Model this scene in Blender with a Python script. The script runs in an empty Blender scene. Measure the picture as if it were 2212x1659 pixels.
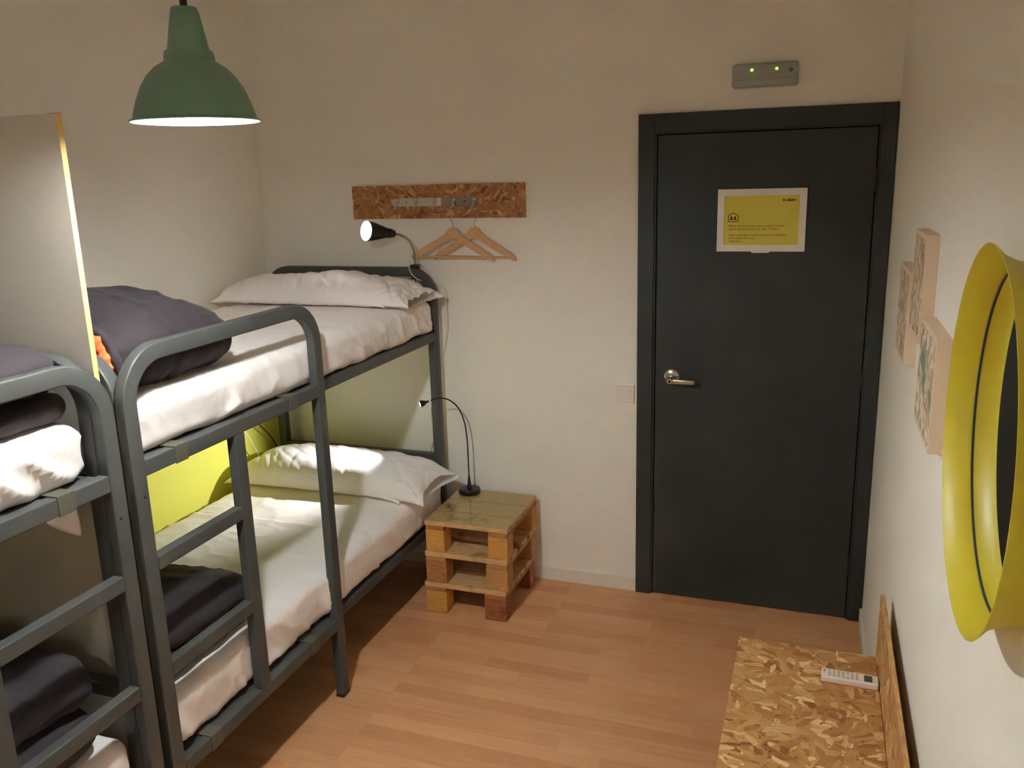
import bpy, bmesh, math, random
from math import sin, cos, pi, radians, sqrt
from mathutils import Vector, Matrix, noise, Euler
random.seed(7)
S = bpy.context.scene
COL = S.collection

# ------------------------------------------------------------------ camera
cam_d = bpy.data.cameras.new('camera'); cam_d.sensor_width = 36; cam_d.sensor_fit = 'HORIZONTAL'
cam_d.lens = 1849.3/2212*36; cam_d.clip_start = 0.02
cam = bpy.data.objects.new('camera', cam_d); COL.objects.link(cam)
_y, _p, _r = radians(19.8015), radians(13.705), radians(-1.6402)
fw = Vector((-sin(_y)*cos(_p), cos(_y)*cos(_p), -sin(_p)))
rt = Vector((cos(_y), sin(_y), 0)); up = rt.cross(fw)
rt2 = cos(_r)*rt+sin(_r)*up; up2 = -sin(_r)*rt+cos(_r)*up
M = Matrix((rt2, up2, -fw)).transposed().to_4x4(); M.translation = Vector((-.2545, -3.5839, 1.8776))
cam.matrix_world = M
S.camera = cam

# ------------------------------------------------------------------ world and exposure
w = bpy.data.worlds.new('world'); S.world = w; w.use_nodes = True
w.node_tree.nodes['Background'].inputs[0].default_value = (.9, .75, .6, 1)
w.node_tree.nodes['Background'].inputs[1].default_value = 0.0
S.view_settings.view_transform = 'Standard'; S.view_settings.look = 'None'
S.view_settings.gamma = 1; S.view_settings.use_curve_mapping = False
S.view_settings.exposure = 2.52
BULB = 150.0          # pendant bulb emission
LEDW = 7.0            # watts of the bedside LED
WARM = (.95, 1.03, 1.05)
S.cycles.max_bounces = 16; S.cycles.diffuse_bounces = 14
S.cycles.use_denoising = True

# ------------------------------------------------------------------ helpers
def srgb(r, g, b):
    f = lambda c: (c/255/12.92) if c/255 <= .04045 else ((c/255+.055)/1.055)**2.4
    return (f(r), f(g), f(b), 1)

def thing(name, label, cat, loc=(0, 0, 0), rz=0, group=None):
    o = bpy.data.objects.new(name, None); COL.objects.link(o)
    o.location = loc; o.rotation_euler = (0, 0, rz); o.empty_display_size = .05
    o['label'] = label; o['category'] = cat
    if group: o['group'] = group
    return o

def tag(o, label, cat, group=None):
    o['label'] = label; o['category'] = cat
    if group: o['group'] = group
    return o

def obj(name, bm, m, parent=None, smooth=None, world=True):
    """link bm as one mesh; coordinates of bm are world coordinates (world=True) or local to parent"""
    bm.normal_update()
    me = bpy.data.meshes.new(name); bm.to_mesh(me); bm.free()
    o = bpy.data.objects.new(name, me); COL.objects.link(o)
    if m: me.materials.append(m)
    if smooth is not None:
        me.polygons.foreach_set('use_smooth', [True]*len(me.polygons))
        if smooth < 180: 
            try: me.set_sharp_from_angle(angle=radians(smooth))
            except Exception: pass
    if parent:
        o.parent = parent
        if world:
            loc = parent_world(parent)
            o.matrix_parent_inverse = loc.inverted()
    return o

def parent_world(p):
    m = p.matrix_basis if p.parent is None else parent_world(p.parent) @ p.matrix_parent_inverse @ p.matrix_basis
    return m.copy()

def struct(name, bm, m, parent=None):
    o = obj(name, bm, m, parent); o['kind'] = 'structure'
    return o

def box(bm, x0, x1, y0, y1, z0, z1, bev=0, seg=2):
    t = bmesh.new() if bev else bm
    vs = [t.verts.new((x, y, z)) for x in (x0, x1) for y in (y0, y1) for z in (z0, z1)]
    for f in ((0, 1, 3, 2), (4, 6, 7, 5), (0, 4, 5, 1), (2, 3, 7, 6), (0, 2, 6, 4), (1, 5, 7, 3)):
        t.faces.new([vs[i] for i in f])
    if bev:
        bmesh.ops.bevel(t, geom=list(t.edges), offset=bev, segments=seg, profile=.5, affect='EDGES')
        join(bm, t)
    return bm

def join(bm, t, mat=None):
    me = bpy.data.meshes.new('tmp'); t.to_mesh(me); t.free()
    if mat: me.transform(mat)
    bm.from_mesh(me); bpy.data.meshes.remove(me)

def B(*a, bev=0, seg=2):
    return box(bmesh.new(), *a, bev=bev, seg=seg)

def lathe(bm, prof, n=48, mat=None, close=False):
    t = bmesh.new(); rings = []
    for r, z in prof:
        if r < 1e-6: rings.append([t.verts.new((0, 0, z))])
        else: rings.append([t.verts.new((r*cos(2*pi*i/n), r*sin(2*pi*i/n), z)) for i in range(n)])
    prs = list(zip(rings, rings[1:]))
    if close: prs.append((rings[-1], rings[0]))
    for a, b in prs:
        for i in range(n):
            j = (i+1) % n
            if len(a) == 1 and len(b) == 1: continue
            if len(a) == 1: t.faces.new((a[0], b[j], b[i]))
            elif len(b) == 1: t.faces.new((a[i], a[j], b[0]))
            else: t.faces.new((a[i], a[j], b[j], b[i]))
    bmesh.ops.recalc_face_normals(t, faces=t.faces)
    join(bm, t, mat)
    return bm

def spline(pts, n=10):
    P = [Vector(p) for p in pts]; P = [2*P[0]-P[1]]+P+[2*P[-1]-P[-2]]; out = []
    for i in range(1, len(P)-2):
        for k in range(n):
            t = k/n
            a, b, c, d = P[i-1], P[i], P[i+1], P[i+2]
            out.append(.5*((2*b)+(c-a)*t+(2*a-5*b+4*c-d)*t*t+(3*b-a-3*c+d)*t**3))
    out.append(P[-2]); return out

def tube(bm, pts, r, n=10, cap=True, radii=None):
    pts = [Vector(p) for p in pts]; t = bmesh.new(); rings = []
    prev = None
    for i, p in enumerate(pts):
        d = (pts[min(i+1, len(pts)-1)]-pts[max(i-1, 0)]).normalized()
        if prev is None:
            a = d.orthogonal().normalized()
        else:
            a = (prev-d*prev.dot(d)).normalized()
        prev = a; b = d.cross(a); rr = radii[i] if radii else r
        rings.append([t.verts.new(p+(a*cos(2*pi*k/n)+b*sin(2*pi*k/n))*rr) for k in range(n)])
    for A, C in zip(rings, rings[1:]):
        for k in range(n): t.faces.new((A[k], A[(k+1) % n], C[(k+1) % n], C[k]))
    if cap: t.faces.new(rings[0][::-1]); t.faces.new(rings[-1])
    bmesh.ops.recalc_face_normals(t, faces=t.faces)
    join(bm, t); return bm

def sweep(bm, path, mapf, wn, wt, r=.004):
    """path: list of 2D points (a,b); mapf(a,b,c)->xyz ; rectangular section wn in plane x wt out of plane"""
    t = bmesh.new(); prof = []
    for (sx, sy) in ((1, 1), (-1, 1), (-1, -1), (1, -1)):
        for k in range(4):
            an = {(1, 1): 0, (-1, 1): 90, (-1, -1): 180, (1, -1): 270}[(sx, sy)]+k*30
            prof.append((sx*(wn/2-r)+r*cos(radians(an)), sy*(wt/2-r)+r*sin(radians(an))))
    rings = []
    for i, p in enumerate(path):
        q0 = path[max(i-1, 0)]; q1 = path[min(i+1, len(path)-1)]
        dx, dy = q1[0]-q0[0], q1[1]-q0[1]; L = math.hypot(dx, dy); nx, ny = -dy/L, dx/L
        rings.append([t.verts.new(mapf(p[0]+nx*u, p[1]+ny*u, v)) for u, v in prof])
    n = len(prof)
    for A, C in zip(rings, rings[1:]):
        for k in range(n): t.faces.new((A[k], A[(k+1) % n], C[(k+1) % n], C[k]))
    t.faces.new(rings[0][::-1]); t.faces.new(rings[-1])
    bmesh.ops.recalc_face_normals(t, faces=t.faces)
    join(bm, t); return bm

def upath(a0, a1, b0, b1, R):
    """U shape: up at a0 from b0 to b1, over, down at a1"""
    P = [(a0, b0), (a0, b1-R-.3), (a0, b1-R)]
    s = 1 if a1 > a0 else -1
    for k in range(1, 13):
        an = pi-k*pi/24; P.append((a0+s*(R+R*cos(an)), b1-R+R*sin(an)))
    for k in range(0, 13):
        an = pi/2-k*pi/24; P.append((a1-s*(R-R*cos(an)), b1-R+R*sin(an)))
    P += [(a1, b1-R-.3), (a1, b0)]
    return P

def rbox(c, h, r, n, disp=None):
    """rounded box, centre c, half sizes h, radius r (tuple), n cells per axis; disp(p, nrm)->new p"""
    t = bmesh.new(); vm = {}
    nx, ny, nz = n
    def vert(i, j, k):
        key = (i, j, k)
        if key in vm: return vm[key]
        q = Vector((-h[0]+2*h[0]*i/nx, -h[1]+2*h[1]*j/ny, -h[2]+2*h[2]*k/nz))
        # concentrate grid lines a little toward edges is unnecessary; clamp to inner box
        inn = Vector([max(-h[a]+r[a], min(h[a]-r[a], q[a])) for a in range(3)])
        d = Vector([(q[a]-inn[a])/r[a] for a in range(3)])
        L = d.length
        if L > 1e-9:
            m = max(abs(d[0]), abs(d[1]), abs(d[2])); d = d*(m/L)
            nn = d.normalized()
        else: nn = Vector((0, 0, 1))
        pnt = Vector([inn[a]+d[a]*r[a] for a in range(3)])+Vector(c)
        if disp: pnt = disp(pnt, nn)
        vm[key] = t.verts.new(pnt); return vm[key]
    def quad(a, b, c2, d2):
        t.faces.new((vert(*a), vert(*b), vert(*c2), vert(*d2)))
    for i in range(nx):
        for j in range(ny):
            quad((i, j, nz), (i+1, j, nz), (i+1, j+1, nz), (i, j+1, nz))
            quad((i, j, 0), (i, j+1, 0), (i+1, j+1, 0), (i+1, j, 0))
    for i in range(nx):
        for k in range(nz):
            quad((i, 0, k), (i+1, 0, k), (i+1, 0, k+1), (i, 0, k+1))
            quad((i, ny, k), (i, ny, k+1), (i+1, ny, k+1), (i+1, ny, k))
    for j in range(ny):
        for k in range(nz):
            quad((0, j, k), (0, j, k+1), (0, j+1, k+1), (0, j+1, k))
            quad((nx, j, k), (nx, j+1, k), (nx, j+1, k+1), (nx, j, k+1))
    bmesh.ops.recalc_face_normals(t, faces=t.faces)
    return t

def nz(x, y, z): return noise.noise(Vector((x, y, z)))
def ridge(x, y, z, pw=3): return max(0., 1-abs(noise.noise(Vector((x, y, z))))*2.2)**pw
def ss(a, b, x):
    t = max(0., min(1., (x-a)/(b-a))); return t*t*(3-2*t)

# ------------------------------------------------------------------ materials
def newmat(name):
    m = bpy.data.materials.new(name); m.use_nodes = True
    nt = m.node_tree; b = nt.nodes['Principled BSDF']; return m, nt, b

def N(nt, typ, **kw):
    n = nt.nodes.new(typ)
    for k, v in kw.items():
        if k in ('inp',):
            for kk, vv in v.items(): n.inputs[kk].default_value = vv
        else: setattr(n, k, v)
    return n

def noisy(name, col, rough=.5, metal=0, var=.08, scale=8, bump=0, bscale=60, stretch=None, spec=None, coat=0, alpha=None, trans=0, sheen=0):
    m, nt, b = newmat(name); L = nt.links
    tc = N(nt, 'ShaderNodeTexCoord'); mp = N(nt, 'ShaderNodeMapping')
    if stretch: mp.inputs['Scale'].default_value = stretch
    L.new(tc.outputs['Object'], mp.inputs['Vector'])
    no = N(nt, 'ShaderNodeTexNoise', inp={'Scale': scale, 'Detail': 4})
    L.new(mp.outputs[0], no.inputs['Vector'])
    cr = N(nt, 'ShaderNodeValToRGB')
    cr.color_ramp.elements[0].position = .3; cr.color_ramp.elements[1].position = .7
    c = list(col)[:3]
    cr.color_ramp.elements[0].color = [x*(1-var) for x in c]+[1]
    cr.color_ramp.elements[1].color = [min(1, x*(1+var)) for x in c]+[1]
    L.new(no.outputs['Fac'], cr.inputs[0]); L.new(cr.outputs[0], b.inputs['Base Color'])
    b.inputs['Roughness'].default_value = rough; b.inputs['Metallic'].default_value = metal
    if spec is not None: b.inputs['Specular IOR Level'].default_value = spec
    if coat: b.inputs['Coat Weight'].default_value = coat; b.inputs['Coat Roughness'].default_value = .15
    if trans: b.inputs['Transmission Weight'].default_value = trans
    if sheen: b.inputs['Sheen Weight'].default_value = sheen
    if bump:
        n2 = N(nt, 'ShaderNodeTexNoise', inp={'Scale': bscale, 'Detail': 3})
        L.new(mp.outputs[0], n2.inputs['Vector'])
        bp = N(nt, 'ShaderNodeBump', inp={'Strength': bump, 'Distance': .002})
        L.new(n2.outputs['Fac'], bp.inputs['Height']); L.new(bp.outputs[0], b.inputs['Normal'])
    return m

def emit(name, col, st):
    m, nt, b = newmat(name)
    b.inputs['Base Color'].default_value = (.8, .8, .8, 1)
    b.inputs['Emission Color'].default_value = (*col[:3], 1); b.inputs['Emission Strength'].default_value = st
    return m

def osb(name, rot=(0, 0, 0), dark=1.0, sc=1.0, tint=(1, 1, 1)):
    m, nt, b = newmat(name); L = nt.links
    tc = N(nt, 'ShaderNodeTexCoord'); mp = N(nt, 'ShaderNodeMapping'); mp.inputs['Rotation'].default_value = rot
    L.new(tc.outputs['Object'], mp.inputs['Vector'])
    wn = N(nt, 'ShaderNodeTexNoise', inp={'Scale': 30*sc, 'Detail': 2})
    L.new(mp.outputs[0], wn.inputs['Vector'])
    wa = N(nt, 'ShaderNodeMix', data_type='RGBA', blend_type='LINEAR_LIGHT'); wa.inputs[0].default_value = .010
    L.new(mp.outputs[0], wa.inputs[6]); L.new(wn.outputs['Color'], wa.inputs[7])
    def layer(off, a_sc, sx, sy):
        m2 = N(nt, 'ShaderNodeMapping'); m2.inputs['Location'].default_value = off
        L.new(wa.outputs[2], m2.inputs['Vector'])
        fl = N(nt, 'ShaderNodeMapping'); fl.inputs['Scale'].default_value = (1, 1, .0)   # pattern is drawn in the board's plane
        L.new(m2.outputs[0], fl.inputs['Vector'])
        v = N(nt, 'ShaderNodeTexVoronoi', inp={'Scale': a_sc*sc}); L.new(fl.outputs[0], v.inputs['Vector'])
        sp = N(nt, 'ShaderNodeSeparateColor'); L.new(v.outputs['Color'], sp.inputs[0])
        mu = N(nt, 'ShaderNodeMath', operation='MULTIPLY'); mu.inputs[1].default_value = 6.283
        L.new(sp.outputs[0], mu.inputs[0])
        vr = N(nt, 'ShaderNodeVectorRotate', rotation_type='Z_AXIS')
        L.new(fl.outputs[0], vr.inputs['Vector']); L.new(mu.outputs[0], vr.inputs['Angle'])
        m3 = N(nt, 'ShaderNodeMapping'); m3.inputs['Scale'].default_value = (sx, sy, 0)
        L.new(vr.outputs[0], m3.inputs['Vector'])
        v2 = N(nt, 'ShaderNodeTexVoronoi', inp={'Scale': sc}); L.new(m3.outputs[0], v2.inputs['Vector'])
        s2 = N(nt, 'ShaderNodeSeparateColor'); L.new(v2.outputs['Color'], s2.inputs[0])
        # fine grain along the strand
        m4 = N(nt, 'ShaderNodeMapping'); m4.inputs['Scale'].default_value = (sx*1.2, sy*7, 1)
        L.new(vr.outputs[0], m4.inputs['Vector'])
        g = N(nt, 'ShaderNodeTexNoise', inp={'Scale': sc, 'Detail': 3}); L.new(m4.outputs[0], g.inputs['Vector'])
        return s2.outputs[0], s2.outputs[1], g.outputs['Fac']
    a0, a1, ag = layer((.3, .7, .1), 10.5, 10, 36)
    b0, b1, bg = layer((1.3, .2, .4), 17, 17, 66)
    th = N(nt, 'ShaderNodeMath', operation='GREATER_THAN'); th.inputs[1].default_value = .52
    L.new(b1, th.inputs[0])
    mx = N(nt, 'ShaderNodeMix', data_type='FLOAT'); L.new(th.outputs[0], mx.inputs[0]); L.new(a0, mx.inputs[2]); L.new(b0, mx.inputs[3])
    mg = N(nt, 'ShaderNodeMix', data_type='FLOAT'); L.new(th.outputs[0], mg.inputs[0]); L.new(ag, mg.inputs[2]); L.new(bg, mg.inputs[3])
    ad = N(nt, 'ShaderNodeMath', operation='MULTIPLY_ADD'); ad.inputs[1].default_value = .45; 
    L.new(mg.outputs[0], ad.inputs[0]); L.new(mx.outputs[0], ad.inputs[2])
    sb = N(nt, 'ShaderNodeMath', operation='SUBTRACT'); sb.inputs[1].default_value = .22; L.new(ad.outputs[0], sb.inputs[0])
    cr = N(nt, 'ShaderNodeValToRGB'); e = cr.color_ramp.elements
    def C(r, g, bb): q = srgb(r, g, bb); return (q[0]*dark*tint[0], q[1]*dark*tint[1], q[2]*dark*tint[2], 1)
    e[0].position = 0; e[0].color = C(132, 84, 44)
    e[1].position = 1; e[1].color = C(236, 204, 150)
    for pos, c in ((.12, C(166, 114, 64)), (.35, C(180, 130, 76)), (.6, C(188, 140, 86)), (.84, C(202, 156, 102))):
        k = e.new(pos); k.color = c
    L.new(sb.outputs[0], cr.inputs[0])
    # dark resin specks
    sn = N(nt, 'ShaderNodeTexNoise', inp={'Scale': 90*sc, 'Detail': 1}); L.new(mp.outputs[0], sn.inputs['Vector'])
    sr = N(nt, 'ShaderNodeValToRGB'); sr.color_ramp.elements[0].position = .70; sr.color_ramp.elements[1].position = .76
    L.new(sn.outputs['Fac'], sr.inputs[0])
    mm = N(nt, 'ShaderNodeMix', data_type='RGBA', blend_type='MULTIPLY'); L.new(sr.outputs[0], mm.inputs[0])
    L.new(cr.outputs[0], mm.inputs[6]); mm.inputs[7].default_value = (.35, .22, .14, 1)
    L.new(mm.outputs[2], b.inputs['Base Color'])
    b.inputs['Roughness'].default_value = .55
    bp = N(nt, 'ShaderNodeBump', inp={'Strength': .35, 'Distance': .001}); L.new(mx.outputs[0], bp.inputs['Height'])
    L.new(bp.outputs[0], b.inputs['Normal'])
    return m

def wood(name, c1, c2, stretch, rough=.6, scale=6, knots=True):
    m, nt, b = newmat(name); L = nt.links
    tc = N(nt, 'ShaderNodeTexCoord'); mp = N(nt, 'ShaderNodeMapping'); mp.inputs['Scale'].default_value = stretch
    L.new(tc.outputs['Object'], mp.inputs['Vector'])
    no = N(nt, 'ShaderNodeTexNoise', inp={'Scale': scale, 'Detail': 5, 'Distortion': .6}); L.new(mp.outputs[0], no.inputs['Vector'])
    cr = N(nt, 'ShaderNodeValToRGB'); cr.color_ramp.elements[0].position = .32; cr.color_ramp.elements[1].position = .68
    cr.color_ramp.elements[0].color = c1; cr.color_ramp.elements[1].color = c2
    L.new(no.outputs['Fac'], cr.inputs[0])
    out = cr.outputs[0]
    if knots:
        n2 = N(nt, 'ShaderNodeTexNoise', inp={'Scale': 9, 'Detail': 2}); L.new(tc.outputs['Object'], n2.inputs['Vector'])
        r2 = N(nt, 'ShaderNodeValToRGB'); r2.color_ramp.elements[0].position = .60; r2.color_ramp.elements[1].position = .72
        L.new(n2.outputs['Fac'], r2.inputs[0])
        mm = N(nt, 'ShaderNodeMix', data_type='RGBA', blend_type='MULTIPLY'); L.new(r2.outputs[0], mm.inputs[0])
        L.new(out, mm.inputs[6]); mm.inputs[7].default_value = (.55, .42, .33, 1); out = mm.outputs[2]
    L.new(out, b.inputs['Base Color']); b.inputs['Roughness'].default_value = rough
    bp = N(nt, 'ShaderNodeBump', inp={'Strength': .25, 'Distance': .001}); L.new(no.outputs['Fac'], bp.inputs['Height'])
    L.new(bp.outputs[0], b.inputs['Normal'])
    return m

WALLC = srgb(238, 235, 226)
m_wall = noisy('wall_paint', WALLC, .85, var=.012, scale=3, bump=.12, bscale=220)
m_ceil = noisy('ceiling_paint', srgb(240, 236, 228), .9, var=.01)
m_base = noisy('baseboard_paint', srgb(232, 226, 214), .45, var=.01)

def left_wall_mat():
    m, nt, b = newmat('wall_paint_two_tone'); L = nt.links
    tc = N(nt, 'ShaderNodeTexCoord'); sp = N(nt, 'ShaderNodeSeparateXYZ'); L.new(tc.outputs['Object'], sp.inputs[0])
    gt = N(nt, 'ShaderNodeMath', operation='GREATER_THAN'); gt.inputs[1].default_value = 1.18; L.new(sp.outputs[2], gt.inputs[0])
    mx = N(nt, 'ShaderNodeMix', data_type='RGBA'); L.new(gt.outputs[0], mx.inputs[0])
    mx.inputs[6].default_value = srgb(222, 222, 96); mx.inputs[7].default_value = WALLC
    L.new(mx.outputs[2], b.inputs['Base Color']); b.inputs['Roughness'].default_value = .8
    no = N(nt, 'ShaderNodeTexNoise', inp={'Scale': 220, 'Detail': 3}); L.new(tc.outputs['Object'], no.inputs['Vector'])
    bp = N(nt, 'ShaderNodeBump', inp={'Strength': .12, 'Distance': .002}); L.new(no.outputs['Fac'], bp.inputs['Height']); L.new(bp.outputs[0], b.inputs['Normal'])
    return m
m_wall_l = left_wall_mat()

def floor_mat():
    m, nt, b = newmat('beech_laminate'); L = nt.links
    tc = N(nt, 'ShaderNodeTexCoord')
    br = N(nt, 'ShaderNodeTexBrick', offset=.37, offset_frequency=3, squash=1)
    for k, v in {'Scale': 1, 'Mortar Size': .0006, 'Mortar Smooth': .3, 'Bias': 0, 'Brick Width': .42, 'Row Height': .066}.items(): br.inputs[k].default_value = v
    br.inputs['Color1'].default_value = (0, 0, 0, 1); br.inputs['Color2'].default_value = (1, 1, 1, 1); br.inputs['Mortar'].default_value = (.35, .35, .35, 1)
    L.new(tc.outputs['Object'], br.inputs['Vector'])
    mp = N(nt, 'ShaderNodeMapping'); mp.inputs['Scale'].default_value = (1.6, 22, 1); L.new(tc.outputs['Object'], mp.inputs['Vector'])
    no = N(nt, 'ShaderNodeTexNoise', inp={'Scale': 3, 'Detail': 5}); L.new(mp.outputs[0], no.inputs['Vector'])
    mp2 = N(nt, 'ShaderNodeMapping'); mp2.inputs['Scale'].default_value = (1, 2.5, 1); L.new(tc.outputs['Object'], mp2.inputs['Vector'])
    n2 = N(nt, 'ShaderNodeTexNoise', inp={'Scale': 2.5, 'Detail': 2}); L.new(mp2.outputs[0], n2.inputs['Vector'])
    a = N(nt, 'ShaderNodeMath', operation='MULTIPLY_ADD'); a.inputs[1].default_value = .40; L.new(br.outputs['Color'], a.inputs[0])
    g = N(nt, 'ShaderNodeMath', operation='MULTIPLY'); g.inputs[1].default_value = .55; L.new(no.outputs['Fac'], g.inputs[0]); L.new(g.outputs[0], a.inputs[2])
    a2 = N(nt, 'ShaderNodeMath', operation='MULTIPLY_ADD'); a2.inputs[1].default_value = .35; L.new(n2.outputs['Fac'], a2.inputs[0]); L.new(a.outputs[0], a2.inputs[2])
    cr = N(nt, 'ShaderNodeValToRGB'); cr.color_ramp.elements[0].position = .1; cr.color_ramp.elements[1].position = 1.1
    cr.color_ramp.elements[0].color = srgb(184, 122, 82); cr.color_ramp.elements[1].color = srgb(222, 168, 122)
    L.new(a2.outputs[0], cr.inputs[0]); L.new(cr.outputs[0], b.inputs['Base Color'])
    b.inputs['Roughness'].default_value = .38; b.inputs['Specular IOR Level'].default_value = .35
    bp = N(nt, 'ShaderNodeBump', inp={'Strength': .3, 'Distance': .0006}); L.new(br.outputs['Fac'], bp.inputs['Height']); bp.invert = True
    L.new(bp.outputs[0], b.inputs['Normal'])
    return m
m_floor = floor_mat()
m_door = noisy('charcoal_door_paint', srgb(36, 40, 38), .5, var=.04, bump=.05)
m_gap = noisy('dark_gap', srgb(18, 18, 17), .8)
m_metal = noisy('grey_powder_coat', srgb(69, 70, 69), .45, var=.04, bump=.03, bscale=400)
m_clamp = noisy('brown_grey_clamp_plastic', srgb(82, 80, 70), .35, var=.05)
m_black = noisy('black_plastic', srgb(22, 22, 24), .28, var=.03)
m_hole = noisy('dark_hole', srgb(12, 12, 12), .9)
m_chrome = noisy('brushed_nickel', srgb(190, 184, 170), .26, 1, var=.03)
m_chromed = noisy('polished_steel', srgb(200, 198, 190), .16, 1, var=.02)
m_wire = noisy('hanger_wire_steel', srgb(170, 165, 155), .25, 1, var=.02)
m_white = noisy('white_plastic', srgb(235, 230, 222), .35, var=.01)
m_cordw = noisy('white_cord', srgb(225, 220, 210), .5, var=.01)
m_frame = noisy('white_lacquer', srgb(236, 230, 222), .35, var=.01)
m_yellow = noisy('yellow_paper', srgb(226, 212, 84), .6, var=.02)
m_ink = noisy('dark_ink', srgb(30, 24, 14), .7, var=0)
m_ink2 = noisy('faint_ink', srgb(150, 128, 40), .7, var=0)
m_osb_flat = osb('osb_flakes_flat')
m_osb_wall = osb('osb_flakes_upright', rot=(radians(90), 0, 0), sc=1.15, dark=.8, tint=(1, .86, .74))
m_osb_side = osb('osb_flakes_side', rot=(0, radians(90), 0), sc=1)
m_osb_edge = wood('osb_edge', srgb(168, 122, 74), srgb(214, 168, 108), (30, 3, 30), knots=False)
m_chip = noisy('chipboard_edge', srgb(226, 190, 120), .7, var=.12, scale=300)
m_panel = noisy('white_melamine', srgb(206, 198, 186), .5, var=.01)
m_hang = wood('hanger_beech', srgb(196, 150, 104), srgb(214, 172, 124), (10, 10, 60), .45, knots=False)
m_pw = [wood('pallet_pine_a', srgb(192, 152, 102), srgb(220, 184, 134), (4, 26, 26)),
        wood('pallet_pine_b', srgb(190, 136, 66), srgb(214, 162, 82), (3, 3, 30)),
        wood('pallet_pine_c', srgb(150, 96, 56), srgb(186, 128, 76), (5, 5, 24)),
        wood('pallet_pine_d', srgb(164, 116, 66), srgb(198, 152, 92), (26, 4, 26)),
        wood('pallet_block_red', srgb(134, 78, 46), srgb(168, 104, 62), (3, 3, 18)),
        wood('pallet_block_yellow', srgb(186, 132, 60), srgb(206, 152, 74), (3, 3, 14), knots=False)]

def cloth(name, col, bumpS=.25, rough=.85, sheen=.15, var=.02):
    m, nt, b = newmat(name); L = nt.links
    tc = N(nt, 'ShaderNodeTexCoord')
    no = N(nt, 'ShaderNodeTexNoise', inp={'Scale': 14, 'Detail': 5, 'Roughness': .6, 'Distortion': .5}); L.new(tc.outputs['Object'], no.inputs['Vector'])
    bp = N(nt, 'ShaderNodeBump', inp={'Strength': bumpS, 'Distance': .006}); L.new(no.outputs['Fac'], bp.inputs['Height'])
    L.new(bp.outputs[0], b.inputs['Normal'])
    cr = N(nt, 'ShaderNodeValToRGB'); c = col[:3]
    cr.color_ramp.elements[0].color = [x*(1-var) for x in c]+[1]; cr.color_ramp.elements[1].color = [min(1, x*(1+var)) for x in c]+[1]
    L.new(no.outputs['Fac'], cr.inputs[0]); L.new(cr.outputs[0], b.inputs['Base Color'])
    b.inputs['Roughness'].default_value = rough; b.inputs['Sheen Weight'].default_value = sheen
    return m
m_sheet = cloth('white_sheet', srgb(246, 240, 238), .4)
m_pillow = cloth('white_pillowcase', srgb(244, 238, 236), .5)
m_duvet = cloth('charcoal_duvet', srgb(41, 31, 37), .35, .85, .06)
m_orange = cloth('orange_lining', srgb(244, 100, 44), .5, .7)
m_thread = noisy('dark_seam', srgb(34, 30, 34), .9)

# ------------------------------------------------------------------ room
W, YN, H = 2.812, -4.75, 2.75
DX0, DX1, DZ = -.905, -.05, 2.03
bm = B(-W-.1, .1, YN-.1, .12, -.06, 0); struct('floor', bm, m_floor)
bm = B(-W-.1, .1, YN-.1, .12, H, H+.08); struct('ceiling', bm, m_ceil)
bm = bmesh.new(); box(bm, -W-.1, DX0, 0, .12, 0, H); box(bm, DX0, DX1, 0, .12, DZ, H); box(bm, DX1, .1, 0, .12, 0, H)
struct('wall_back', bm, m_wall)
struct('wall_left', B(-W-.1, -W, YN-.1, 0, 0, H), m_wall_l)
struct('wall_right', B(0, .1, YN-.1, 0, 0, H), m_wall)
struct('wall_front', B(-W, 0, YN-.1, YN, 0, H), m_wall)
struct('baseboard_back', B(-W, -.9655, -.011, 0, 0, .065, bev=.002), m_base)
struct('baseboard_right', B(-.011, 0, YN, -.019, 0, .065, bev=.002), m_base)
struct('baseboard_left', B(-W, -W+.011, YN, -.011, 0, .065, bev=.002), m_base)

# door casing
bm = bmesh.new()
box(bm, -.965, -.899, -.018, 0, 0, 2.10, bev=.0015); box(bm, -.055, -.003, -.018, 0, 0, 2.10, bev=.0015); box(bm, -.899, -.055, -.018, 0, 2.028, 2.10, bev=.0015)
box(bm, -.905, -.891, -.010, .05, 0, 2.030); box(bm, -.063, -.050, -.010, .05, 0, 2.030); box(bm, -.891, -.063, -.010, .05, 2.020, 2.030)
struct('trim_1', bm, m_door)
d1 = struct('door_1', B(-.8875, -.0665, -.005, .034, .006, 2.0165, bev=.0015), m_door)
# handle
hp = Matrix.Translation((-.817, -.005, 1.023)) @ Matrix.Rotation(radians(90), 4, 'X')
hb = lathe(bmesh.new(), [(0, .011), (.014, .011), (.022, .010), (.032, .004), (.033, 0), (0, 0)], 40, hp)
hd = obj('door_handle', hb, m_chrome, d1, 40)
hd['label'] = 'brushed metal lever handle'
bm = tube(bmesh.new(), [(-.817, -.014, 1.020), (-.817, -.05, 1.017)], .009, 16)
lathe(bm, [(0, .013), (.012, .013), (.0145, .010), (.0145, -.006), (0, -.006)], 32, Matrix.Translation((-.817, -.052, 1.015)) @ Matrix.Rotation(radians(90), 4, 'X'))
box(bm, -.815, -.712, -.062, -.050, 1.002, 1.0235, bev=.005, seg=3)
obj('lever', bm, m_chrome, hd, 40)
bm = lathe(bmesh.new(), [(0, .0008), (.0055, .0008), (.0058, 0), (0, 0)], 24, Matrix.Translation((-.817, -.0652, 1.015)) @ Matrix.Rotation(radians(90), 4, 'X'))
obj('keyhole', bm, m_hole, hd, 40)
# hinges
for z in (.25, 1.05, 1.82):
    bm = tube(bmesh.new(), [(-.0645, -.008, z-.04), (-.0645, -.008, z+.04)], .004, 10); obj('hinge', bm, m_door, d1, 40)

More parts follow.
